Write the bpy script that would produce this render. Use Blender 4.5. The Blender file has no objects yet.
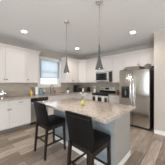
import bpy, bmesh, math, random
from mathutils import Vector, Matrix
random.seed(4)
S = bpy.context.scene
COL = S.collection
R = math.radians

# ------------------------------------------------------------------ camera
AZ = 42.8
EYE = 1.377
cd = bpy.data.cameras.new('camera'); cam = bpy.data.objects.new('camera', cd); COL.objects.link(cam)
cam.location = (0, 0, EYE); cam.rotation_euler = (R(90), 0, R(AZ-90))
cd.sensor_width = 36; cd.lens = 36*111.7/165; cd.clip_start = .05
S.camera = cam
S.view_settings.view_transform = 'Standard'; S.view_settings.look = 'None'
S.view_settings.gamma = 1; S.view_settings.use_curve_mapping = False
S.view_settings.exposure = 0.36

# ------------------------------------------------------------------ world + lights
W = bpy.data.worlds.new('sky'); S.world = W; W.use_nodes = True
bg = W.node_tree.nodes['Background']; bg.inputs[0].default_value = (.80, .90, 1, 1); bg.inputs[1].default_value = 1.6

def area(name, loc, rot, sx, sy, power, color):
    l = bpy.data.lights.new(name, 'AREA'); l.shape = 'RECTANGLE'; l.size = sx; l.size_y = sy
    l.energy = power; l.color = color
    o = bpy.data.objects.new(name, l); COL.objects.link(o); o.location = loc; o.rotation_euler = rot
    return o
XW, YS = -3.2, -3.6          # west and south walls behind the camera
E, D, H = 4.5, 4.2, 2.74     # east wall, north wall, ceiling
area('daylight_west', (XW+.03, 1.42, 1.15), (R(90), 0, R(-90)), 1.95, 2.0, 24, (.88, .97, 1))
area('added_west_fill', (XW+.03, -1.75, 1.25), (R(90), 0, R(-90)), 2.7, 2.1, 125, (.93, .97, 1))  # unseen fill added to brighten the east cabinets
area('daylight_south', (.6, YS+.03, 1.25), (R(90), 0, 0), 4.0, 2.0, 12, (.95, .98, 1))

# ------------------------------------------------------------------ materials
def mat(name, col, rough=.5, metal=0, spec=.5, emit=0, emcol=None, coat=0):
    m = bpy.data.materials.new(name); m.use_nodes = True
    b = m.node_tree.nodes['Principled BSDF']
    b.inputs['Base Color'].default_value = (*col, 1); b.inputs['Roughness'].default_value = rough
    b.inputs['Metallic'].default_value = metal; b.inputs['Specular IOR Level'].default_value = spec
    b.inputs['Coat Weight'].default_value = coat
    if emit:
        b.inputs['Emission Color'].default_value = (*(emcol or col), 1); b.inputs['Emission Strength'].default_value = emit
    return m
def nd(m, t, **kw):
    n = m.node_tree.nodes.new(t)
    for k, v in kw.items():
        if k in n.inputs: n.inputs[k].default_value = v
        else: setattr(n, k, v)
    return n
def lk(m, a, b): m.node_tree.links.new(a, b)
def bsdf(m): return m.node_tree.nodes['Principled BSDF']
def noisy(name, c1, c2, scale, rough=.5, metal=0, stretch=(1, 1, 1), bump=0, spec=.5, detail=4, lo=.35, hi=.65):
    m = mat(name, c1, rough, metal, spec)
    tc = nd(m, 'ShaderNodeTexCoord'); mp = nd(m, 'ShaderNodeMapping', Scale=stretch)
    n = nd(m, 'ShaderNodeTexNoise', Scale=scale, Detail=detail)
    cr = nd(m, 'ShaderNodeValToRGB')
    cr.color_ramp.elements[0].position = lo; cr.color_ramp.elements[1].position = hi
    cr.color_ramp.elements[0].color = (*c1, 1); cr.color_ramp.elements[1].color = (*c2, 1)
    lk(m, tc.outputs['Object'], mp.inputs[0]); lk(m, mp.outputs[0], n.inputs['Vector'])
    lk(m, n.outputs['Fac'], cr.inputs[0]); lk(m, cr.outputs[0], bsdf(m).inputs['Base Color'])
    if bump:
        b = nd(m, 'ShaderNodeBump', Strength=bump, Distance=.01); lk(m, n.outputs['Fac'], b.inputs['Height'])
        lk(m, b.outputs[0], bsdf(m).inputs['Normal'])
    return m
M = {}
M['wall'] = noisy('wall_paint', (.53, .48, .43), (.54, .49, .44), 30, .85, spec=.2)
M['ceil'] = noisy('ceiling_paint', (.89, .90, .90), (.91, .92, .92), 40, .9, spec=.1)
M['cab'] = mat('cabinet_paint', (.74, .695, .665), .38)
M['trimw'] = mat('white_trim', (.82, .80, .77), .45)
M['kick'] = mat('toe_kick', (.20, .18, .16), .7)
M['steel'] = noisy('stainless_steel', (.68, .68, .67), (.76, .76, .75), 6, .26, 1, (60, 60, 1))
M['steel_door'] = noisy('brushed_fridge_steel', (.64, .63, .61), (.70, .69, .67), 5, .16, 1, (40, 40, .6))
M['chrome'] = mat('chrome', (.78, .78, .77), .12, 1)
M['nickel'] = mat('brushed_nickel', (.36, .35, .34), .25, 1)
M['shade'] = mat('brushed_shade_metal', (.20, .20, .195), .22, 1)
M['black'] = mat('black_plastic', (.016, .016, .017), .35)
M['glassblack'] = mat('black_glass', (.010, .010, .011), .08, coat=.4)
M['cooktop'] = mat('ceramic_cooktop', (.012, .012, .012), .38, spec=.3)
M['darkgrey'] = mat('dark_grey_enamel', (.05, .05, .05), .5)
M['leather'] = noisy('black_leather', (.005, .005, .005), (.009, .0085, .0085), 60, .5, bump=.15, spec=.13)
M['seam'] = mat('seam_thread', (.05, .045, .042), .6)
M['espresso'] = noisy('espresso_wood', (.010, .005, .004), (.020, .010, .007), 12, .38, 0, (1, 1, .15))
M['islandblue'] = noisy('island_blue_grey', (.30, .35, .38), (.31, .36, .39), 20, .6)  # blue-grey tone on base, seating side and brackets, apart from the end panel
M['islandend'] = noisy('island_end_panel', (.355, .325, .29), (.37, .34, .305), 20, .6)
M['white'] = mat('white_ceramic', (.85, .84, .82), .25)
M['paper'] = mat('paper_towel', (.88, .87, .85), .9)
M['cloth'] = noisy('white_cotton', (.82, .80, .77), (.88, .86, .84), 80, .95, bump=.2)
M['cream'] = mat('cream_reflection_cloth', (.86, .78, .62), .9)
M['browncloth'] = mat('brown_reflection_cloth', (.34, .24, .17), .9)
M['blind'] = mat('white_blind', (.86, .88, .90), .6)
M['lime'] = mat('lime_glass', (.50, .50, .12), .3)
M['leaf'] = noisy('green_leaves', (.05, .12, .03), (.14, .22, .07), 30, .6)
M['stem'] = mat('plant_stem', (.20, .26, .10), .6)
M['petal'] = mat('white_petals', (.86, .80, .80), .6)
M['yellow'] = mat('yellow_plastic', (.85, .58, .06), .4)
M['tan'] = mat('tan_ceramic', (.55, .42, .30), .5)
M['teal'] = mat('teal_plastic', (.16, .35, .38), .35)
M['blue'] = mat('blue_plastic', (.05, .22, .38), .35)
M['red'] = mat('red_soap', (.30, .05, .05), .3)
M['brownwood'] = noisy('brown_wood', (.16, .08, .045), (.24, .13, .07), 14, .5, 0, (1, 1, .3))
M['lamp'] = mat('lamp_glow', (1, .95, .86), .5, emit=14, emcol=(1, .93, .82))
M['bulb'] = mat('bulb_glow', (1, .95, .86), .5, emit=6, emcol=(1, .95, .88))
M['wicker'] = noisy('grey_wicker', (.10, .09, .08), (.24, .21, .19), 70, .8, bump=.5)

# glass pane: mostly clear, a little sheen
g = bpy.data.materials.new('window_glass'); g.use_nodes = True; nt = g.node_tree; nt.nodes.clear()
o_ = nt.nodes.new('ShaderNodeOutputMaterial'); mx = nt.nodes.new('ShaderNodeMixShader')
tr = nt.nodes.new('ShaderNodeBsdfTransparent'); gl = nt.nodes.new('ShaderNodeBsdfGlossy')
gl.inputs['Roughness'].default_value = .03; mx.inputs[0].default_value = .07
nt.links.new(tr.outputs[0], mx.inputs[1]); nt.links.new(gl.outputs[0], mx.inputs[2]); nt.links.new(mx.outputs[0], o_.inputs[0])
M['glass'] = g

g = bpy.data.materials.new('sheer_fabric'); g.use_nodes = True; nt = g.node_tree; nt.nodes.clear()
o_ = nt.nodes.new('ShaderNodeOutputMaterial'); mx = nt.nodes.new('ShaderNodeMixShader')
tr = nt.nodes.new('ShaderNodeBsdfTransparent'); gl = nt.nodes.new('ShaderNodeBsdfTranslucent')
gl.inputs[0].default_value = (.62, .64, .65, 1); mx.inputs[0].default_value = .68
nt.links.new(tr.outputs[0], mx.inputs[1]); nt.links.new(gl.outputs[0], mx.inputs[2]); nt.links.new(mx.outputs[0], o_.inputs[0])
M['sheer'] = g
M['hem'] = mat('shade_hem_bar', (.50, .50, .50), .5)
def granite():
    m = mat('speckled_granite', (.5, .45, .4), .07, spec=.6)
    tc = nd(m, 'ShaderNodeTexCoord')
    n1 = nd(m, 'ShaderNodeTexNoise', Scale=30, Detail=6, Roughness=.7)
    n2 = nd(m, 'ShaderNodeTexNoise', Scale=7, Detail=4)
    v = nd(m, 'ShaderNodeTexVoronoi', Scale=75)
    for n in (n1, n2, v): lk(m, tc.outputs['Object'], n.inputs['Vector'])
    cr = nd(m, 'ShaderNodeValToRGB'); e = cr.color_ramp.elements
    e[0].position = .34; e[0].color = (.15, .115, .10, 1); e[1].position = .68; e[1].color = (.63, .555, .49, 1)
    k = e.new(.45); k.color = (.47, .395, .34, 1); k = e.new(.54); k.color = (.52, .445, .385, 1)
    lk(m, n1.outputs['Fac'], cr.inputs[0])
    mix = nd(m, 'ShaderNodeMix', data_type='RGBA', blend_type='MULTIPLY'); mix.inputs[0].default_value = .3
    c2 = nd(m, 'ShaderNodeValToRGB'); c2.color_ramp.elements[0].position = .35; c2.color_ramp.elements[1].position = .65
    c2.color_ramp.elements[0].color = (.72, .68, .64, 1); c2.color_ramp.elements[1].color = (1, 1, 1, 1)
    lk(m, n2.outputs['Fac'], c2.inputs[0]); lk(m, cr.outputs[0], mix.inputs[6]); lk(m, c2.outputs[0], mix.inputs[7])
    lk(m, mix.outputs[2], bsdf(m).inputs['Base Color'])
    return m
M['granite'] = granite()

def planks():
    m = mat('wood_look_planks', (.3, .25, .2), .30, spec=.45)
    tc = nd(m, 'ShaderNodeTexCoord')
    br = nd(m, 'ShaderNodeTexBrick', Scale=1.0); br.offset = .37; br.squash = 1
    br.inputs['Brick Width'].default_value = 1.2; br.inputs['Row Height'].default_value = .19
    br.inputs['Mortar Size'].default_value = .0035; br.inputs['Mortar Smooth'].default_value = .3; br.inputs['Bias'].default_value = 0
    br.inputs['Color1'].default_value = (.22, .165, .128, 1); br.inputs['Color2'].default_value = (.54, .455, .385, 1)
    br.inputs['Mortar'].default_value = (.10, .08, .065, 1)
    mp = nd(m, 'ShaderNodeMapping', Scale=(1.2, 14, 1))
    n = nd(m, 'ShaderNodeTexNoise', Scale=2.2, Detail=7, Roughness=.65)
    cr = nd(m, 'ShaderNodeValToRGB'); cr.color_ramp.elements[0].position = .32; cr.color_ramp.elements[1].position = .68
    cr.color_ramp.elements[0].color = (.48, .45, .43, 1); cr.color_ramp.elements[1].color = (1.25, 1.22, 1.2, 1)
    mix = nd(m, 'ShaderNodeMix', data_type='RGBA', blend_type='MULTIPLY'); mix.inputs[0].default_value = .85
    lk(m, tc.outputs['Object'], br.inputs['Vector']); lk(m, tc.outputs['Object'], mp.inputs[0]); lk(m, mp.outputs[0], n.inputs['Vector'])
    lk(m, n.outputs['Fac'], cr.inputs[0]); lk(m, br.outputs['Color'], mix.inputs[6]); lk(m, cr.outputs[0], mix.inputs[7])
    lk(m, mix.outputs[2], bsdf(m).inputs['Base Color'])
    b = nd(m, 'ShaderNodeBump', Strength=.25, Distance=.004, invert=True); lk(m, br.outputs['Fac'], b.inputs['Height'])
    lk(m, b.outputs[0], bsdf(m).inputs['Normal'])
    return m
M['floor'] = planks()

def tiles(name, axis):
    m = mat(name, (.5, .45, .4), .30)
    tc = nd(m, 'ShaderNodeTexCoord'); sep = nd(m, 'ShaderNodeSeparateXYZ'); com = nd(m, 'ShaderNodeCombineXYZ')
    lk(m, tc.outputs['Object'], sep.inputs[0]); lk(m, sep.outputs[axis], com.inputs[0]); lk(m, sep.outputs[2], com.inputs[1])
    br = nd(m, 'ShaderNodeTexBrick', Scale=1.0)
    br.inputs['Brick Width'].default_value = .15; br.inputs['Row Height'].default_value = .075
    br.inputs['Mortar Size'].default_value = .0025; br.inputs['Bias'].default_value = 0
    br.inputs['Color1'].default_value = (.43, .365, .305, 1); br.inputs['Color2'].default_value = (.50, .43, .365, 1)
    br.inputs['Mortar'].default_value = (.50, .45, .40, 1)
    lk(m, com.outputs[0], br.inputs['Vector']); lk(m, br.outputs['Color'], bsdf(m).inputs['Base Color'])
    return m
M['tile_x'] = tiles('backsplash_tile_x', 0); M['tile_y'] = tiles('backsplash_tile_y', 1)

# ------------------------------------------------------------------ mesh helpers
class MB:
    def __init__(s, mtx=None): s.bm = bmesh.new(); s.m = mtx or Matrix()
    def box(s, x0, x1, y0, y1, z0, z1):
        vs = [s.bm.verts.new(s.m @ Vector((x, y, z))) for z in (z0, z1) for y in (y0, y1) for x in (x0, x1)]
        for f in ((0, 2, 3, 1), (4, 5, 7, 6), (0, 1, 5, 4), (2, 6, 7, 3), (0, 4, 6, 2), (1, 3, 7, 5)):
            s.bm.faces.new([vs[i] for i in f])
        return s
    def prism(s, pts, z0, z1):
        a = [s.bm.verts.new(s.m @ Vector((x, y, z0))) for x, y in pts]; b = [s.bm.verts.new(s.m @ Vector((x, y, z1))) for x, y in pts]
        n = len(pts); s.bm.faces.new(a[::-1]); s.bm.faces.new(b)
        for i in range(n): s.bm.faces.new((a[i], a[(i+1) % n], b[(i+1) % n], b[i]))
        return s
    def lathe(s, prof, c=(0, 0, 0), n=24, mtx=None, close=True):
        mt = s.m @ Matrix.Translation(c) @ (mtx or Matrix())
        rings = []
        for r, z in prof:
            if r < 1e-6: rings.append([s.bm.verts.new(mt @ Vector((0, 0, z)))])
            else: rings.append([s.bm.verts.new(mt @ Vector((r*math.cos(2*math.pi*k/n), r*math.sin(2*math.pi*k/n), z))) for k in range(n)])
        for a, b in zip(rings, rings[1:]):
            for k in range(n):
                k2 = (k+1) % n
                va = [a[0]] if len(a) == 1 else [a[k], a[k2]]
                vb = [b[0]] if len(b) == 1 else [b[k2], b[k]]
                if len(va)+len(vb) >= 3: 
                    f = s.bm.faces.new(va+vb); f.smooth = True
        if close:
            for rg, rev in ((rings[0], True), (rings[-1], False)):
                if len(rg) > 1: s.bm.faces.new(rg[::-1] if rev else rg)
        return s
    def tube(s, pts, r, n=10):
        pts = [Vector(p) for p in pts]; rr = r if isinstance(r, (list, tuple)) else [r]*len(pts)
        rings = []; up = Vector((0, 0, 1))
        prev = None
        for i, p in enumerate(pts):
            d = (pts[min(i+1, len(pts)-1)]-pts[max(i-1, 0)]).normalized()
            ref = up if abs(d.z) < .95 else Vector((1, 0, 0))
            a = d.cross(ref).normalized() if prev is None else (prev-d*prev.dot(d)).normalized()
            prev = a; b = d.cross(a)
            rings.append([s.bm.verts.new(s.m @ (p+a*rr[i]*math.cos(2*math.pi*k/n)+b*rr[i]*math.sin(2*math.pi*k/n))) for k in range(n)])
        for a, b in zip(rings, rings[1:]):
            for k in range(n):
                f = s.bm.faces.new((a[k], a[(k+1) % n], b[(k+1) % n], b[k])); f.smooth = True
        s.bm.faces.new(rings[0][::-1]); s.bm.faces.new(rings[-1])
        return s
    def leg(s, p0, p1, a, b):    # square tapering bar: half size a at p0, b at p1
        q = []
        for p, h in ((p0, a), (p1, b)):
            q += [s.bm.verts.new(s.m @ (Vector(p)+Vector((dx*h, dy*h, 0)))) for dx, dy in ((-1, -1), (1, -1), (1, 1), (-1, 1))]
        s.bm.faces.new(q[0:4]); s.bm.faces.new(q[4:8][::-1])
        for i in range(4): s.bm.faces.new((q[i], q[(i+1) % 4], q[4+(i+1) % 4], q[4+i]))
        return s
    def slab(s, fn, nu, nv):   # closed slab; fn(u,v,side) -> point
        g = [[[s.bm.verts.new(s.m @ Vector(fn(i/nu, j/nv, k))) for j in range(nv+1)] for i in range(nu+1)] for k in (0, 1)]
        for k in (0, 1):
            for i in range(nu):
                for j in range(nv):
                    f = [g[k][i][j], g[k][i+1][j], g[k][i+1][j+1], g[k][i][j+1]]
                    ff = s.bm.faces.new(f if k else f[::-1]); ff.smooth = True
        rim = [(i, 0) for i in range(nu)]+[(nu, j) for j in range(nv)]+[(i, nv) for i in range(nu, 0, -1)]+[(0, j) for j in range(nv, 0, -1)]
        for a, b in zip(rim, rim[1:]+rim[:1]):
            s.bm.faces.new((g[0][a[0]][a[1]], g[0][b[0]][b[1]], g[1][b[0]][b[1]], g[1][a[0]][a[1]]))
        return s
    def build(s, name, m, parent=None, bevel=0, seg=2, label=None):
        bmesh.ops.recalc_face_normals(s.bm, faces=s.bm.faces)
        me = bpy.data.meshes.new(name); s.bm.to_mesh(me); s.bm.free(); me.materials.append(M[m] if isinstance(m, str) else m)
        o = bpy.data.objects.new(name, me); COL.objects.link(o)
        if parent: o.parent = parent
        if bevel:
            b = o.modifiers.new('bevel', 'BEVEL'); b.width = bevel; b.segments = seg; b.limit_method = 'ANGLE'
        if label: o['label'] = label
        return o
def tag(o, label, cat, group=None, kind=None):
    o['label'] = label; o['category'] = cat
    if group: o['group'] = group
    if kind: o['kind'] = kind
    return o
def struct(o): o['kind'] = 'structure'; return o
def thing(name, label, cat, loc=(0, 0, 0), rz=0, group=None):
    o = bpy.data.objects.new(name, None); COL.objects.link(o); o.location = loc; o.rotation_euler = (0, 0, R(rz))
    return tag(o, label, cat, group)
def copy_tree(o, parent=None):
    c = o.copy(); COL.objects.link(c); c.parent = parent
    for ch in [x for x in bpy.data.objects if x.parent == o]: copy_tree(ch, c)
    return c

# ------------------------------------------------------------------ the room
XR, YR = 3.565, .638         # corner of the wall beside the fridge
wx0, wx1, wz0, wz1 = 2.06, 3.00, 1.24, 2.34
struct(MB().box(XW-.15, E+.15, YS-.15, D+.15, -.1, 0).build('floor', 'floor'))
struct(MB().box(XW-.15, E+.15, YS-.15, D+.15, H, H+.1).build('ceiling', 'ceil'))
b = MB(); b.box(XW, wx0, D, D+.15, 0, H).box(wx1, E, D, D+.15, 0, H).box(wx0, wx1, D, D+.15, 0, wz0).box(wx0, wx1, D, D+.15, wz1, H)
struct(b.build('wall_north', 'wall'))
struct(MB().box(E, E+.15, YR, D+.15, 0, H).build('wall_east', 'wall'))
struct(MB().box(XR, E+.15, YS, YR, 0, H).build('wall_right', 'wall'))
b = MB(); b.box(XW-.15, XW, -.3, .4, 0, H).box(XW-.15, XW, YS, -3.2, 0, H).box(XW-.15, XW, -3.2, -.3, 0, .1).box(XW-.15, XW, -3.2, -.3, 2.4, H).box(XW-.15, XW, 2.45, D+.15, 0, H).box(XW-.15, XW, .4, 2.45, 2.2, H)
struct(b.build('wall_west', 'wall'))
b = MB(); b.box(XW-.15, -1.5, YS-.15, YS, 0, H).box(2.7, E+.15, YS-.15, YS, 0, H).box(-1.5, 2.7, YS-.15, YS, 0, .2).box(-1.5, 2.7, YS-.15, YS, 2.35, H)
struct(b.build('wall_south', 'wall'))
struct(MB().box(XR-.014, XR, YS, YR+.0, 0, .10).box(XR-.018, XR, YS, YR, 0, .02).build('baseboard_right', 'trimw', bevel=.003))
struct(MB().box(XW, XW+.014, 2.66, D, 0, .10).build('baseboard_west', 'trimw', bevel=.003))
# backsplash tiles
struct(MB().box(.30, wx0-.07, D-.010, D, .922, 1.37).box(wx0-.07, wx1+.07, D-.010, D, .922, wz0-.072).box(wx1+.07, E-.010, D-.010, D, .922, 1.37).build('trim_1', 'tile_x'))
struct(MB().box(E-.010, E, 1.66, D-.010, .922, 1.37).build('trim_2', 'tile_y'))

# kitchen window: frame, sash, glass, casing, sill; blind hangs in it
def window(name, parent_loc, w, h, rz, mullions=1, depth=.10):
    r = bpy.data.objects.new(name, None); COL.objects.link(r); r.location = parent_loc; r.rotation_euler = (0, 0, R(rz)); r['kind'] = 'structure'
    f = MB(); t = .045
    f.box(0, t, 0, depth, 0, h).box(w-t, w, 0, depth, 0, h).box(t, w-t, 0, depth, 0, t).box(t, w-t, 0, depth, h-t, h)
    f.build('window_frame', 'trimw', r, bevel=.003)
    return r
w1 = window('window_1', (wx0, D+.03, wz0), wx1-wx0, wz1-wz0, 0, depth=.09)
W_, H_ = wx1-wx0, wz1-wz0
MB().box(.045, W_-.045, .03, .06, H_*.50, H_*.50+.045).build('meeting_rail', 'trimw', w1, bevel=.003)
MB().box(.045, .085, .035, .06, .045, H_-.045).box(W_-.085, W_-.045, .035, .06, .045, H_-.045).box(.085, W_-.085, .035, .06, H_-.085, H_-.045).box(.085, W_-.085, .035, .06, .045, .085).build('sash', 'trimw', w1)
MB().box(.085, W_-.085, .043, .048, .085, H_*.50).box(.085, W_-.085, .043, .048, H_*.50+.045, H_-.085).build('glass_pane', 'glass', w1)
MB().box(-.07, 0, -.046, -.03, -.0, H_+.07).box(W_, W_+.07, -.046, -.03, 0, H_+.07).box(-.07, W_+.07, -.046, -.03, H_, H_+.07).build('casing', 'trimw', w1, bevel=.003)
MB().box(-.075, W_+.075, -.075, 0, -.025, 0).box(-.07, W_+.07, -.045, -.03, -.07, -.025).build('window_sill', 'trimw', w1, bevel=.003)
bl = thing('window_shade', 'sheer white roller shade drawn most of the way down the window above the sink', 'shade', (wx0, D-.002, wz1))
MB().box(.01, W_-.01, -.022, .026, -.05, -.002).build('headrail', 'blind', bl, bevel=.003)
zb = 1.56-wz1
MB().box(.02, W_-.02, .001, .0025, zb+.03, -.05).build('fabric', 'sheer', bl)
MB().box(.018, W_-.018, -.008, .012, zb, zb+.032).build('bottom_rail', 'hem', bl, bevel=.003)

# glazed doors / windows behind the camera
w2 = window('window_2', (XW-.06, 2.45, 0), 2.05, 2.2, -90)
w2.rotation_euler = (0, 0, R(-90)); w2.location = (XW-.10, 2.45, 0)
MB().box(1.0, 1.04, .02, .08, .045, 2.155).build('mullion', 'trimw', w2, bevel=.003)
MB().box(.045, 1.0, .04, .046, .045, 2.155).box(1.04, 2.005, .04, .046, .045, 2.155).build('glass_pane', 'glass', w2)
w4 = window('added_window', (XW-.10, -.3, .1), 2.9, 2.3, -90)  # unseen window, added to carry the extra west fill light
MB().box(1.43, 1.47, .02, .08, .045, 2.255).build('mullion', 'trimw', w4, bevel=.003)
MB().box(.045, 1.43, .04, .046, .045, 2.255).box(1.47, 2.855, .04, .046, .045, 2.255).build('glass_pane', 'glass', w4)
w3 = window('window_3', (-1.5, YS-.12, .2), 4.2, 2.15, 0)
MB().box(1.38, 1.42, .02, .08, .045, 2.105).box(2.78, 2.82, .02, .08, .045, 2.105).build('mullion', 'trimw', w3, bevel=.003)
MB().box(.045, 4.155, .047, .052, .045, 2.105).build('glass_pane', 'glass', w3)
def reflection_drape(y, wd, m, lab):  # unseen drapes added to put stripes into the refrigerator reflection
    cu = thing('reflection_drape_panel', lab, 'reflection_drape', (XW+.09, y, 0))
    MB().slab(lambda u, v, k: (.02*math.sin(u*22)+(.006 if k else 0), (u-.5)*wd, .02+v*2.30), 40, 2).build('fabric', m, cu)
    MB().tube([(0, -wd/2-.005, 2.33), (0, wd/2+.005, 2.33)], .012).build('rod', 'nickel', cu)
    for s_ in (-1, 1): MB().tube([(0, s_*wd*.4, 2.33), (-.09, s_*wd*.4, 2.33)], .008).build('bracket', 'nickel', cu)
reflection_drape(2.65, .29, 'browncloth', 'brown floor-length drape added behind the viewer for its stripe in the refrigerator door')
reflection_drape(3.02, .40, 'cream', 'cream floor-length drape added left of the brown one for its refrigerator reflection')

# ------------------------------------------------------------------ cabinets
def door_mb(x0, x1, z0, z1, y, mtx=None, fr=.062):
    b = MB(mtx); g = .004
    x0 += g; x1 -= g; z0 += g; z1 -= g
    b.box(x0, x0+fr, y-.02, y, z0, z1).box(x1-fr, x1, y-.02, y, z0, z1)
    b.box(x0+fr, x1-fr, y-.02, y, z0, z0+fr).box(x0+fr, x1-fr, y-.02, y, z1-fr, z1)
    b.box(x0+fr, x1-fr, y-.007, y, z0+fr, z1-fr)
    return b
def knob(x, z, y, parent, mtx=None):
    m = Matrix.Rotation(R(90), 4, 'X')
    k = MB(mtx); k.lathe([(.007, 0), (.007, .012), (.018, .018), (.019, .024), (.012, .030), (0, .031)], (x, y, z), 14, m)
    return k.build('knob', 'nickel', parent)
def pull(x, z, y, parent, w=.12):
    k = MB(); k.tube([(x-w/2, y-.028, z), (x+w/2, y-.028, z)], .006, 8)
    k.tube([(x-w/2+.015, y+.001, z), (x-w/2+.015, y-.028, z)], .005, 8).tube([(x+w/2-.015, y+.001, z), (x+w/2-.015, y-.028, z)], .005, 8)
    return k.build('pull_handle', 'nickel', parent)
def upper(loc, w, rz, label, doors, z0=1.37, z1=2.40, depth=.33, knobs=None):
    r = thing('wall_cabinet', label, 'wall cabinet', (loc[0], loc[1], z0), rz)
    h = z1-z0
    MB().box(.001, w-.001, -depth, -.001, 0, h).build('body', 'cab', r, bevel=.002)
    for (a, c, side) in doors:
        d = door_mb(a, c, 0, h, -depth).build('door', 'cab', r, bevel=.0025)
        kx = c-.03 if side == 'r' else a+.03
        knob(kx, .10, -depth-.02, d)
    return r
def base(loc, w, rz, label, cols, depth=.61, h=.88):
    r = thing('base_cabinet', label, 'base cabinet', (loc[0], loc[1], 0), rz)
    if 'sink' in label:      # open-topped carcass: the basin hangs inside it
        MB().box(.001, w-.001, -depth, -.002, .10, .12).box(.001, .02, -depth, -.002, .12, h).box(w-.02, w-.001, -depth, -.002, .12, h).box(.02, w-.02, -depth, -depth+.02, .12, h).box(.02, w-.02, -.02, -.002, .12, h).build('body', 'cab', r)
    else: MB().box(.001, w-.001, -depth, -.002, .10, h).build('body', 'cab', r, bevel=.002)
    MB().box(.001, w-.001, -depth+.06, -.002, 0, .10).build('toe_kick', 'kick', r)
    for (a, c, side, draw) in cols:
        top = h-.01
        if draw:
            d = door_mb(a, c, .72, top, -depth, fr=.035).build('drawer', 'cab', r, bevel=.0025)
            if draw == 2: pull((a+c)/2, .80, -depth-.02, d)
            top = .715
        d = door_mb(a, c, .115, top, -depth).build('door', 'cab', r, bevel=.0025)
        knob(c-.03 if side == 'r' else a+.03, top-.08, -depth-.02, d)
    return r
# north wall uppers
upper((.28, D), 1.18, 0, 'white two-door wall cabinet at the far left over the tan backsplash', [(0, .585, 'r'), (.585, 1.18, 'l')])
upper((1.46, D), .42, 0, 'white single-door wall cabinet just left of the window', [(0, .42, 'l')])
upper((3.07, D), .82, 0, 'white two-door wall cabinet just right of the window', [(0, .43, 'r'), (.43, .82, 'l')])
# diagonal corner
cc = thing('corner_cabinet', 'white diagonal corner wall cabinet above the coffee maker', 'wall cabinet', (E, D, 1.37))
P1 = Vector((-.61, -.33)); P2 = Vector((-.33, -.61))
MB().prism([(-.609, -.001), (-.609, -.33), (-.33, -.609), (-.001, -.609), (-.001, -.001)], 0, 1.03).build('body', 'cab', cc, bevel=.002)
dl = (P2-P1).length
mt = Matrix.Translation((P1.x, P1.y, 0)) @ Matrix.Rotation(R(-45), 4, 'Z')
d = door_mb(.012, dl-.012, 0, 1.03, -.001, mt).build('door', 'cab', cc, bevel=.0025)
knob(.045, .10, -.021, d, mt)
# east wall uppers (front faces west)
upper((E, 3.59), .59, -90, 'white single-door wall cabinet between corner cabinet and microwave', [(0, .59, 'r')])
upper((E, 3.00), .80, -90, 'short white two-door wall cabinet directly above the microwave', [(0, .40, 'r'), (.40, .80, 'l')], z0=1.865)
upper((E, 2.20), .47, -90, 'tall white single-door wall cabinet between microwave and refrigerator', [(0, .47, 'l')])
upper((E, 1.73), 1.09, -90, 'wide short white wall cabinet above the refrigerator', [(0, .53, 'r'), (.53, 1.09, 'l')], z0=1.90)
# crown moulding on top of the cabinets
def crown(path, name_label):
    # path: (x,y) of cabinet front line with outward normals; three stepped/sloped courses
    b = MB()
    def off(o):
        pts = []
        n = len(path)
        for i, p in enumerate(path):
            p = Vector(p); ns = []
            if i > 0: dd = (p-Vector(path[i-1])).normalized(); ns.append(Vector((dd.y, -dd.x)))
            if i < n-1: dd = (Vector(path[i+1])-p).normalized(); ns.append(Vector((dd.y, -dd.x)))
            if len(ns) == 2: m = (ns[0]+ns[1]).normalized(); q = p+m*(o/m.dot(ns[0]))
            else: q = p+ns[0]*o
            pts.append(q)
        return pts
    prof = [(-.02, 0), (.004, 0), (.008, .02), (.035, .055), (.045, .06), (.045, .08), (-.02, .08)]
    rings = []
    lines = [off(o) for o, z in prof]
    for i in range(len(path)):
        rings.append([b.bm.verts.new((lines[k][i].x, lines[k][i].y, prof[k][1]+2.402)) for k in range(len(prof))])
    for a, c in zip(rings, rings[1:]):
        for k in range(len(prof)):
            k2 = (k+1) % len(prof); b.bm.faces.new((a[k], a[k2], c[k2], c[k]))
    b.bm.faces.new(rings[0]); b.bm.faces.new(rings[-1][::-1])
    o = b.build('crown_molding', 'cab'); tag(o, name_label, 'crown molding')
f = .352
crown([(.28, D-f), (1.88, D-f), (1.88, D-.003)], 'white crown molding along the top of the cabinets left of the window')
crown([(3.07, D-.003), (3.07, D-f), (E-.62, D-f), (E-f, D-.62), (E-f, .66)], 'white crown molding running around the corner to above the refrigerator')

# base cabinets, dishwasher
base((.30, D), 1.17, 0, 'white base cabinet with drawers under the left counter', [(0, .585, 'r', 2), (.585, 1.17, 'l', 2)])
base((2.08, D), .92, 0, 'white sink base cabinet right of the dishwasher', [(0, .46, 'r', 1), (.46, .92, 'l', 1)])
base((3.00, D), .89, 0, 'white base cabinet in the corner under the plant and coffee maker', [(0, .80, 'r', 2)])
base((E, 3.57), .58, -90, 'white drawer base cabinet left of the range', [(.04, .58, 'r', 2)])
base((E, 2.20), .53, -90, 'white base cabinet with drawer between range and refrigerator', [(0, .53, 'l', 2)])
dw = thing('dishwasher', 'stainless dishwasher with black control strip under the counter', 'dishwasher', (1.47, D, 0))
MB().box(.004, .606, -.58, -.03, .10, .872).build('body', 'darkgrey', dw)
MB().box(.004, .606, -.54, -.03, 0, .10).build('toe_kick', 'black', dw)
MB().box(.004, .606, -.625, -.58, .11, .755).build('door', 'steel', dw, bevel=.004)
MB().box(.004, .606, -.632, -.58, .76, .872).build('control_panel', 'glassblack', dw, bevel=.006)
MB().tube([(.05, -.624, .71), (.06, -.655, .715), (.15, -.672, .72), (.305, -.678, .722), (.46, -.672, .72), (.55, -.655, .715), (.56, -.624, .71)], .011).build('handle', 'chrome', dw)

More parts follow.
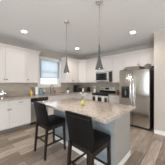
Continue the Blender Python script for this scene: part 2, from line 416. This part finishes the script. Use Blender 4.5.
# countertops
sx0, sx1, sy0, sy1 = 2.17, 2.89, 3.66, 4.06
b = MB(); z0, z1 = .882, .92
b.box(.27, sx0, D-.65, D-.001, z0, z1).box(sx1, E-.001, D-.65, D-.001, z0, z1).box(sx0, sx1, D-.65, sy0, z0, z1).box(sx0, sx1, sy1, D-.001, z0, z1)
b.box(E-.65, E-.001, 2.995, D-.65, z0, z1)
tag(b.build('countertop', 'granite'), 'L-shaped granite countertop along the sink wall and around the corner', 'countertop')
tag(MB().box(E-.65, E-.001, 1.655, 2.195, z0, z1).build('countertop', 'granite', bevel=.003), 'short granite countertop between range and refrigerator', 'countertop')
# sink
sk = thing('sink', 'undermount steel sink set in the counter below the window', 'sink', (0, 0, .68))
b = MB(); t = .006
b.box(sx0+.002, sx1-.002, sy0+.002, sy1-.002, 0, t).box(sx0+.002, sx0+t, sy0+.002, sy1-.002, t, .2).box(sx1-t, sx1-.002, sy0+.002, sy1-.002, t, .2)
b.box(sx0+t, sx1-t, sy0+.002, sy0+t, t, .2).box(sx0+t, sx1-t, sy1-t, sy1-.002, t, .2)
b.build('basin', 'steel', sk)
MB().lathe([(.04, t), (.04, t+.004), (0, t+.004)], ((sx0+sx1)/2, (sy0+sy1)/2, 0)).build('drain', 'chrome', sk)
fa = thing('faucet', 'tall gooseneck kitchen faucet behind the sink', 'faucet', (2.50, 4.11, .92))
MB().lathe([(.027, 0), (.027, .012), (.020, .03), (.018, .09), (0, .09)]).build('base', 'nickel', fa)
pts = [(0, 0, .05), (0, 0, .27)]+[(0, -.09+.09*math.cos(a), .27+.09*math.sin(a)) for a in [R(x) for x in range(15, 181, 15)]]+[(0, -.18, .20)]
MB().tube(pts, .013, 12).lathe([(.016, 0), (.018, .05), (.014, .07)], (0, -.18, .15), 12).build('spout', 'nickel', fa)
MB().tube([(.015, 0, .06), (.05, -.005, .075), (.095, -.01, .11)], [.009, .008, .006]).build('handle', 'nickel', fa)

# ------------------------------------------------------------------ range
rg = thing('range', 'stainless electric range with black glass cooktop under the microwave', 'range', (E, 2.99, 0), -90)
w = .785
MB().box(.004, w-.004, -.64, -.02, .04, .90).build('body', 'steel', rg, bevel=.003)
for x in (.05, w-.05):
    for y in (-.6, -.07): MB().lathe([(.018, 0), (.018, .04)], (x, y, 0), 12).build('foot', 'black', rg)
MB().box(.004, w-.004, -.665, -.075, .90, .922).box(.004, w-.004, -.665, -.64, .85, .90).build('cooktop', 'cooktop', rg)
for (x, y, r) in ((.20, -.50, .10), (.58, -.50, .085), (.20, -.22, .075), (.58, -.22, .10)):
    MB().lathe([(r-.006, .9222), (r-.006, .923), (r, .923), (r, .9222)], (x, y, 0), 32, close=False).build('burner_ring', 'darkgrey', rg)
MB().box(.004, w-.004, -.072, -.02, .90, 1.02).build('back_riser', 'cooktop', rg)
bk = MB().box(.004, w-.004, -.078, -.02, 1.02, 1.175).build('backguard', 'steel', rg, bevel=.006)
MB().box(.30, .50, -.081, -.078, 1.065, 1.14).build('display', 'glassblack', bk)
for x in (.07, .15, .60, .68):
    MB().lathe([(.024, 0), (.022, .022), (0, .024)], (x, -.078, 1.10), 16, Matrix.Rotation(R(90), 4, 'X')).build('knob', 'steel', bk)
dr = MB().box(.008, w-.008, -.675, -.64, .24, .845).build('oven_door', 'steel', rg, bevel=.005)
MB().box(.05, w-.05, -.679, -.675, .34, .765).build('door_window', 'glassblack', dr)
MB().tube([(.06, -.72, .80), (w-.06, -.72, .80)], .012).tube([(.09, -.674, .80), (.09, -.72, .80)], .009).tube([(w-.09, -.674, .80), (w-.09, -.72, .80)], .009).build('handle', 'chrome', dr)
MB().box(.008, w-.008, -.67, -.64, .06, .225).build('storage_drawer', 'steel', rg, bevel=.005)
# towels on the oven handle (range front at x = E-.72)
for (ya, wd, lab) in ((2.71, .10, 'white dish towel hanging left on the oven handle'), (2.40, .11, 'white dish towel hanging right on the oven handle')):
    b = MB()
    def fn(u, v, k, ya=ya, wd=wd):
        prof = [(-.0135, .50), (-.0145, .65), (-.0135, .80), (-.010, .811), (0, .8145), (.010, .811), (.0135, .80), (.0135, .62)]
        f_ = v*(len(prof)-1); i = min(int(f_), len(prof)-2); a = f_-i
        x = prof[i][0]*(1-a)+prof[i+1][0]*a; z = prof[i][1]*(1-a)+prof[i+1][1]*a
        s_ = 1 if k else 0
        mag = max(1e-6, math.hypot(x, max(0, z-.80)))
        return (E-.72+x*(1+s_*.12)+.0, ya+(u-.5)*wd, z+(.002*s_ if z > .80 else 0))
    b.slab(fn, 6, 21)
    tag(b.build('dish_towel', 'cloth'), lab, 'towel')

# ------------------------------------------------------------------ microwave
mw = thing('microwave', 'stainless over-the-range microwave with black window', 'microwave', (E, 2.995, 1.415), -90)
w = .79; h = .445
MB().box(.002, w, -.38, -.002, 0, h).build('body', 'darkgrey', mw, bevel=.003)
MB().box(.002, w, -.40, -.38, h-.045, h).build('vent_grille', 'steel', mw, bevel=.003)
dd = MB().box(.002, .665, -.405, -.38, .004, h-.048).build('door', 'steel', mw, bevel=.004)
MB().box(.03, .575, -.408, -.405, .055, h-.085).build('door_window', 'glassblack', dd)
MB().tube([(.622, -.404, .05), (.622, -.44, .07), (.622, -.445, .20), (.622, -.44, .33), (.622, -.404, .35)], .012).build('handle', 'chrome', dd)
cp = MB().box(.669, w, -.403, -.38, .004, h-.048).build('control_panel', 'glassblack', mw, bevel=.003)
MB().box(.685, .775, -.406, -.403, .30, .35).build('display', 'darkgrey', cp)

# ------------------------------------------------------------------ refrigerator
XF = 3.585
fr = thing('refrigerator', 'stainless side-by-side refrigerator with black dispenser in left door', 'refrigerator', (E-.02, 1.64, 0), -90)
dpt = E-.02-XF; w = .885
MB().box(.003, w, -dpt+.085, -.01, .06, 1.765).build('body', 'darkgrey', fr, bevel=.006)
MB().box(.003, w, -dpt+.05, -.05, 0, .06).build('toe_grille', 'black', fr)
def fdoor(x0, x1, nm, hole=None):
    b = MB(); yf, yb = -dpt, -dpt+.075
    if hole:
        hx0, hx1, hz0, hz1 = hole
        b.box(x0, x1, yf, yb, .065, hz0).box(x0, x1, yf, yb, hz1, 1.765).box(x0, hx0, yf, yb, hz0, hz1).box(hx1, x1, yf, yb, hz0, hz1)
        return b.build(nm, 'steel_door', fr)
    b.box(x0, x1, yf, yb, .065, 1.765); return b.build(nm, 'steel_door', fr, bevel=.008)
d1 = fdoor(.003, .425, 'freezer_door', (.08, .325, .88, 1.25))
d2 = fdoor(.431, w, 'refrigerator_door')
dp = MB().box(.08, .325, -dpt+.06, -dpt+.07, .88, 1.25).box(.08, .325, -dpt-.003, -dpt+.06, 1.13, 1.25).box(.08, .325, -dpt-.003, -dpt+.06, .88, .90)
dp.box(.08, .09, -dpt-.003, -dpt+.06, .90, 1.13).box(.315, .325, -dpt-.003, -dpt+.06, .90, 1.13)
dp = dp.build('dispenser', 'black', d1)
MB().box(.12, .285, -dpt-.006, -dpt-.003, 1.17, 1.22).build('display', 'darkgrey', dp)
MB().box(.18, .225, -dpt+.02, -dpt+.03, .96, 1.13).build('paddle', 'nickel', dp)
for x, dr_ in ((.385, d1), (.472, d2)):
    MB().tube([(x, -dpt+.001, .60), (x, -dpt-.045, .64), (x, -dpt-.060, .85), (x, -dpt-.062, 1.06), (x, -dpt-.060, 1.27), (x, -dpt-.045, 1.48), (x, -dpt+.001, 1.52)], .014).build('handle', 'chrome', dr_)
for x in (.06, w-.06): MB().box(x-.035, x+.035, -dpt+.015, -dpt+.14, 1.765, 1.785).build('hinge_cover', 'darkgrey', fr, bevel=.006)
# items on top of the refrigerator
tr_ = thing('storage_basket', 'long grey woven basket on top of the refrigerator at left', 'basket', (3.84, 1.265, 1.7665), 0)
b = MB(); b.box(-.13, .13, -.21, .21, 0, .012)
for (x0, x1, y0, y1) in ((-.13, -.118, -.21, .21), (.118, .13, -.21, .21), (-.118, .118, -.21, -.198), (-.118, .118, .198, .21)): b.box(x0, x1, y0, y1, .012, .105)
b.build('basket', 'wicker', tr_, bevel=.003)
b = MB()
for (x0, x1, y0, y1) in ((-.137, -.114, -.217, .217), (.114, .137, -.217, .217), (-.114, .114, -.217, -.194), (-.114, .114, .194, .217)): b.box(x0, x1, y0, y1, .1055, .125)
b.build('rim', 'wicker', tr_, bevel=.004)
bk_ = thing('lidded_basket', 'dark round lidded basket on the right end of the refrigerator top', 'basket', (3.835, .85, 1.7665))
MB().lathe([(.070, 0), (.085, .03), (.09, .08), (.085, .13)], n=28).build('basket', 'wicker', bk_)
ld = MB().lathe([(.09, .13), (.092, .138), (.065, .165), (0, .175)], n=28).build('lid', 'wicker', bk_)
MB().lathe([(.012, .173), (.016, .188), (0, .195)], n=12).build('knob', 'black', ld)

# ------------------------------------------------------------------ island
isl = thing('kitchen_island', 'kitchen island with granite top, blue-grey seating side and beige end panel', 'kitchen island', (0, 0, 0))
MB().box(1.57, 2.17, .80, 2.42, .10, .88).build('base', 'islandblue', isl)
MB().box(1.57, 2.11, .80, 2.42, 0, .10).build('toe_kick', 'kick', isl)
MB().box(1.55, 1.57, .80, 2.42, 0, .88).build('back_panel', 'islandblue', isl, label='blue-grey panel facing the stools')
MB().box(1.55, 2.17, .78, .80, 0, .88).build('end_panel', 'islandend', isl, label='beige end panel')
MB().box(1.537, 1.55, .766, 2.42, 0, .10).box(1.55, 2.17, .766, .78, 0, .10).build('base_molding', 'trimw', isl, bevel=.003)
for k in range(4):
    y0 = .82+k*.40
    m_ = Matrix.Translation((2.17, y0, 0)) @ Matrix.Rotation(R(90), 4, 'Z')
    d = door_mb(0, .40, .12, .86, 0, m_).build('door', 'cab', isl, bevel=.0025)
    knob(.36 if k % 2 == 0 else .04, .78, -.02, d, m_)
MB().box(1.175, 2.255, .70, 2.48, .88, .92).build('countertop', 'granite', isl, bevel=.002)
for y in (1.15, 2.05):
    b = MB(); b.box(1.30, 1.55, y-.02, y+.02, .855, .88).box(1.525, 1.55, y-.02, y+.02, .66, .855); b.build('bracket', 'islandblue', isl)
# vase of flowers on the island
vs_ = thing('flower_vase', 'small lime-yellow vase with thin white blossom sprig on the island', 'vase', (1.66, 1.53, .9205))
MB().lathe([(.022, 0), (.040, .012), (.047, .038), (.040, .065), (.022, .088), (.014, .102), (.017, .110), (.012, .108), (0, .100)]).build('vase', 'lime', vs_)
sp = MB(); tips = []
for k in range(5):
    a = k*1.3; t_ = Vector((.05*math.cos(a), .05*math.sin(a), .21+.025*(k % 3))); tips.append(t_)
    sp.tube([(0, 0, .101), (t_.x*.4, t_.y*.4, .17), t_], .0018, 6)
sp.build('stems', 'stem', vs_)
for t_ in tips:
    b = MB()
    for q in range(5):
        a = q*math.tau/5
        mt = Matrix.Translation(t_) @ Matrix.Rotation(a, 4, 'Z') @ Matrix.Rotation(R(35), 4, 'Y')
        b.bm.faces.new([b.bm.verts.new(mt @ Vector(p)) for p in ((0, 0, 0), (.016, -.012, .002), (.030, 0, .006), (.016, .012, .002))])
    b.lathe([(0, -.004), (.005, 0), (0, .004)], t_, 8)
    b.build('blossom', 'petal', vs_)

# ------------------------------------------------------------------ bar stools (front towards +x)
def make_stool():
    r = thing('bar_stool', '', 'bar stool')
    # origin at floor under the seat centre
    w = .22
    MB().slab(lambda u, v, k: (-.20+.40*v, -w+.44*u, (.565 if not k else .645+.018*math.sin(math.pi*u)**.5*math.sin(math.pi*v)**.5)), 12, 12).build('seat', 'leather', r, bevel=.018, seg=3)
    def bk(u, v, k):
        y = -w+2*w*u
        z = .57+.435*v
        c = .018*(1-(2*u-1)**2)                # slight wrap across the width
        x = -.205-.075*v**1.3-c
        if k: x += .05-.012*v
        z -= .012*(abs(2*u-1)**6)*v
        return (x, y, z)
    back = MB().slab(bk, 12, 14).build('backrest', 'leather', r, bevel=.012, seg=3)
    pts = []
    for i in range(13):
        u = i/12*.96+.02; x, y, z = bk(u, .90, 0); pts.append((x-.001, y, z))
    MB().tube(pts, .0022, 6).build('seam', 'seam', back)
    MB().box(-.19, .19, -.205, .205, .50, .566).build('apron', 'espresso', r, bevel=.003)
    L = {'bl': ((-.20, .19, .57), (-.245, .20, 0)), 'br': ((-.20, -.19, .57), (-.245, -.20, 0)),
         'fl': ((.175, .19, .57), (.195, .20, 0)), 'fr': ((.175, -.19, .57), (.195, -.20, 0))}
    for a, c in L.values(): MB().leg(a, c, .022, .016).build('leg', 'espresso', r, bevel=.002)
    def at(k, z):
        a, c = map(Vector, L[k]); t = (a.z-z)/(a.z-c.z); return a.lerp(c, t)
    def rail(k1, k2, z):
        p, q = at(k1, z), at(k2, z); d = (q-p).normalized(); n = Vector((-d.y, d.x, 0))*.009
        b = MB(); vs = [b.bm.verts.new(v) for v in (p-n-Vector((0, 0, .014)), p+n-Vector((0, 0, .014)), p+n+Vector((0, 0, .014)), p-n+Vector((0, 0, .014)), q-n-Vector((0, 0, .014)), q+n-Vector((0, 0, .014)), q+n+Vector((0, 0, .014)), q-n+Vector((0, 0, .014)))]
        for f_ in ((0, 1, 2, 3), (7, 6, 5, 4), (0, 4, 5, 1), (1, 5, 6, 2), (2, 6, 7, 3), (3, 7, 4, 0)): b.bm.faces.new([vs[i] for i in f_])
        b.build('stretcher', 'espresso', r)
    rail('fl', 'fr', .20); rail('bl', 'br', .30); rail('bl', 'fl', .24); rail('br', 'fr', .24)
    return r
st = make_stool(); st.location = (1.225, .99, 0); st['label'] = 'black leather bar stool nearest the viewer at the island corner'
st2 = copy_tree(st); st2.location = (1.245, 2.03, 0); st2['label'] = 'black leather bar stool farther away at the left end of the island'
for s_ in (st, st2): s_['group'] = 'bar stools along the island'

# ------------------------------------------------------------------ pendants and downlights
def pendant(x, y):
    r = thing('pendant_light', '', 'pendant light', (x, y, 1.60), 0, 'pendant lights over the island')
    top = H-1.60
    MB().lathe([(.064, top-.001), (.064, top-.012), (.050, top-.026), (.012, top-.032), (.010, top-.05), (0, top-.05)]).build('canopy', 'chrome', r)
    MB().tube([(0, 0, .40), (0, 0, top-.045)], .0035, 8).build('stem', 'nickel', r)
    sh = MB().lathe([(.006, .415), (.011, .405), (.012, .34), (.014, .28), (.019, .22), (.027, .165), (.039, .11), (.056, .045), (.067, .015), (.070, 0), (.067, 0), (.053, .045), (.036, .11), (.024, .165), (.016, .215), (0, .22)], n=32, close=False).build('lamp_shade', 'shade', r)
    MB().lathe([(0, .02), (.022, .028), (.030, .05), (.024, .085), (.013, .12), (.013, .15)], n=16).build('bulb', 'bulb', r)
    l = bpy.data.lights.new('pendant_bulb', 'POINT'); l.energy = 3; l.color = (1, .9, .78); l.shadow_soft_size = .03
    lo = bpy.data.objects.new('bulb_light', l); COL.objects.link(lo); lo.parent = r; lo.location = (0, 0, -.01)
    return r
p = pendant(1.60, 1.97); p['label'] = 'brushed metal cone pendant hanging in front of the cabinets by the window'
p = pendant(1.57, 1.07); p['label'] = 'brushed metal cone pendant hanging in front of the microwave'
for x, y, lab in ((1.13, 3.17, 'recessed ceiling light at left above the left counter'), (3.16, 1.06, 'recessed ceiling light at right in front of the refrigerator'),
             (3.14, 3.20, 'recessed ceiling light near the kitchen corner above the window'), (1.13, 1.06, 'recessed ceiling light overhead behind the near pendant, above the frame'),
             (-2.0, 2.9, 'unseen ceiling light added behind the viewer to brighten the drapes'), (-.6, 1.6, 'unseen ceiling light added behind the viewer to brighten cabinets and floor')):  # last two are unseen, added to brighten drapes, floor and cabinets
    r = thing('recessed_light', lab, 'ceiling light', (x, y, H), 0, 'recessed ceiling lights')
    MB().lathe([(.066, -.001), (.066, -.006), (.085, -.006), (.090, -.001)], n=32, close=False).build('trim_ring', 'white', r)
    MB().lathe([(0, -.004), (.066, -.004), (.066, -.001), (0, -.001)], n=32, close=False).build('lens', 'lamp', r)
    l = bpy.data.lights.new('downlight', 'SPOT'); l.energy = 42 if x > 3 else (14 if y > 3 else 28); l.color = (1, .92, .82); l.spot_size = R(155); l.spot_blend = .8; l.shadow_soft_size = .06
    lo = bpy.data.objects.new('downlight', l); COL.objects.link(lo); lo.parent = r; lo.location = (0, 0, -.02)

# ------------------------------------------------------------------ things on the counters
ZC = .9205
def solo(name, m, prof, loc, label, cat, n=24):
    r = MB().lathe(prof, n=n).build(name, m); r.location = loc; return tag(r, label, cat)
bw = thing('metal_jar', 'round polished silver jar on the left counter', 'jar', (.79, 3.86, ZC))
MB().lathe([(.05, 0), (.055, .012), (.035, .03), (.07, .05), (.098, .09), (.105, .13), (.095, .17), (.07, .20), (.06, .205)], n=32).build('jar_body', 'chrome', bw)
ld = MB().lathe([(.062, .206), (.05, .222), (.015, .232), (0, .233)], n=32).build('lid', 'chrome', bw)
MB().lathe([(.006, .232), (.012, .245), (0, .253)], n=12).build('knob', 'chrome', ld)
b1 = thing('dish_soap_bottle', 'yellow squeeze bottle on the counter left of the paper towels', 'bottle', (1.655, 3.98, ZC))
MB().lathe([(.03, 0), (.034, .01), (.034, .11), (.022, .15), (.012, .165), (0, .165)]).build('bottle', 'yellow', b1)
MB().lathe([(.012, .165), (.012, .185), (.005, .20), (0, .20)], n=12).build('cap', 'white', b1)
b1 = thing('utensil_crock', 'tan crock with utensils behind the yellow bottle', 'crock', (1.74, 4.09, ZC))
MB().lathe([(.04, 0), (.046, .01), (.048, .14), (.044, .14), (.042, .02), (0, .02)], close=False).build('crock', 'tan', b1)
for k, (a, c) in enumerate(((.02, .01), (-.02, .01), (0, -.02))):
    MB().tube([(a*.3, c*.3, .025), (a*1.4, c*1.4, .25)], [.005, .006]).lathe([(0, .235), (.014, .25), (.017, .27), (0, .29)], (a*1.4, c*1.4, 0), 10).build('utensil', 'brownwood', b1)
pt = thing('paper_towel_roll', 'white paper towel roll on a stand left of the window sink', 'paper towel', (1.885, 4.06, ZC))
MB().lathe([(.075, 0), (.075, .012), (0, .012)]).lathe([(.006, .012), (.006, .33), (.012, .34), (0, .35)], n=12).build('holder', 'nickel', pt)
MB().lathe([(.058, .013), (.058, .293), (.018, .293), (.018, .013), (.058, .013)], close=False).build('roll', 'paper', pt)
b1 = thing('storage_canister', 'grey-teal canister on the counter under the left corner of the window', 'canister', (2.045, 4.05, ZC))
MB().lathe([(.042, 0), (.046, .01), (.046, .20), (.040, .21), (0, .21)]).build('body', 'teal', b1)
MB().lathe([(.047, .21), (.047, .235), (.012, .24), (.012, .255), (0, .256)]).build('lid', 'nickel', b1)
b1 = thing('brush_cup', 'blue cup beside the sink with a brush', 'cup', (2.13, 3.96, ZC))
MB().lathe([(.032, 0), (.040, .10), (.037, .10), (.030, .008), (0, .008)], close=False).build('cup', 'blue', b1)
MB().tube([(0, 0, .01), (.02, .01, .15)], .006).lathe([(0, .135), (.02, .15), (.022, .17), (0, .185)], (.02, .01, 0), 12).build('brush', 'white', b1)
b1 = thing('soap_dispenser', 'dark red soap pump bottle right of the faucet', 'bottle', (2.70, 4.11, ZC))
MB().lathe([(.028, 0), (.032, .01), (.030, .10), (.012, .125), (0, .125)]).build('bottle', 'red', b1)
MB().tube([(0, 0, .125), (0, 0, .165), (0, -.04, .165)], .005).build('pump', 'nickel', b1)
# plant in the corner
pl = thing('potted_plant', 'small leafy plant in a white pot right of the window', 'potted plant', (3.36, 4.04, ZC))
MB().lathe([(.045, 0), (.060, .11), (.055, .11), (.05, .09), (0, .09)], close=False).build('pot', 'white', pl)
fo = MB()
for k in range(46):
    a = random.uniform(0, math.tau); el = random.uniform(.2, 1.4); L_ = random.uniform(.09, .20)
    dvec = Vector((math.cos(a)*math.cos(el), math.sin(a)*math.cos(el)*.7, math.sin(el))); sd = dvec.cross(Vector((0, 0, 1))).normalized()
    p0 = Vector((0, 0, .09)); p1 = p0+dvec*L_*.6; p2 = p0+dvec*L_+Vector((0, 0, -.02))
    if p2.y > .12: continue
    fo.tube([p0, p1], .0015, 4)
    fo.bm.faces.new([fo.bm.verts.new(v) for v in (p1, p1.lerp(p2, .5)+sd*.018, p2, p1.lerp(p2, .5)-sd*.018)])
fo.build('foliage', 'leaf', pl)
# coffee maker
cf = thing('coffee_maker', 'black drip coffee maker in the counter corner', 'coffee maker', (3.86, 3.98, ZC), 0)
MB().box(-.095, .095, -.12, .12, 0, .03).box(-.095, .095, .03, .12, .03, .33).box(-.095, .095, -.12, .03, .235, .33).build('body', 'black', cf, bevel=.01)
MB().lathe([(.055, .031), (.068, .06), (.066, .13), (.045, .18), (.048, .19), (0, .19)], (0, -.045, 0)).build('carafe', 'glassblack', cf)
MB().box(-.03, .03, -.1225, -.12, .26, .30).build('display', 'steel', cf)
to = thing('toaster', 'black toaster beside the coffee maker deep in the corner', 'toaster', (4.13, 4.0, ZC), -20)
MB().box(-.09, .09, -.11, .11, .01, .19).build('body', 'black', to, bevel=.03, seg=4)
MB().box(-.08, .08, -.10, .10, 0, .012).build('base', 'darkgrey', to)
MB().box(-.05, -.02, -.085, .085, .188, .192).box(.02, .05, -.085, .085, .188, .192).build('slots', 'steel', to)
MB().box(-.012, .012, -.130, -.108, .10, .115).build('lever', 'steel', to)
ke = thing('kettle', 'silver electric kettle in front of the toaster', 'kettle', (4.02, 3.67, ZC))
MB().lathe([(.075, 0), (.078, .02), (.074, .03), (.066, .13), (.052, .19), (.045, .20)]).build('body', 'chrome', ke)
ld = MB().lathe([(.046, .20), (.040, .215), (0, .22)]).build('lid', 'black', ke)
MB().lathe([(.008, .218), (.011, .235), (0, .238)], n=12).build('knob', 'black', ld)
MB().tube([(.035, -.035, .19), (.075, -.075, .19), (.085, -.085, .12), (.06, -.06, .05)], .009).build('handle', 'black', ke)
MB().tube([(-.035, .035, .15), (-.06, .06, .185)], [.018, .010]).build('spout', 'chrome', ke)
kb = thing('knife_block', 'dark wooden knife block against the range wall backsplash', 'knife block', (4.33, 3.60, ZC), 90)
kbm = MB(); pr = [(-.07, 0), (.06, 0), (.06, .13), (-.02, .22), (-.07, .20)]
a = [kbm.bm.verts.new((-.05, y, z)) for y, z in pr]; c = [kbm.bm.verts.new((.05, y, z)) for y, z in pr]
kbm.bm.faces.new(a); kbm.bm.faces.new(c[::-1])
for i in range(5): kbm.bm.faces.new((a[i], a[(i+1) % 5], c[(i+1) % 5], c[i]))
kbm.build('block', 'espresso', kb, bevel=.004)
for x in (-.03, 0, .03): MB().tube([(x, .015, .17), (x, .055, .245)], .009, 8).build('knife_handle', 'black', kb)
cn = thing('utensil_canister', 'white canister with utensils just left of the range', 'canister', (4.25, 3.15, ZC))
MB().lathe([(.05, 0), (.055, .01), (.055, .15), (.050, .15), (.048, .015), (0, .015)], close=False).build('canister', 'white', cn)
for a_, c_ in ((.025, .01), (-.02, .02), (.0, -.025)):
    MB().tube([(a_*.3, c_*.3, .02), (a_*1.5, c_*1.5, .26)], .005).lathe([(0, .24), (.018, .26), (.02, .28), (0, .30)], (a_*1.5, c_*1.5, 0), 10).build('utensil', 'white', cn)
jr = thing('wooden_canister', 'brown wooden jar on the counter between range and refrigerator', 'jar', (4.22, 1.98, ZC))
MB().lathe([(.05, 0), (.065, .02), (.068, .09), (.055, .13), (.05, .135)]).build('jar', 'brownwood', jr)
MB().lathe([(.052, .136), (.052, .15), (.012, .155), (.014, .175), (0, .178)]).build('lid', 'brownwood', jr)
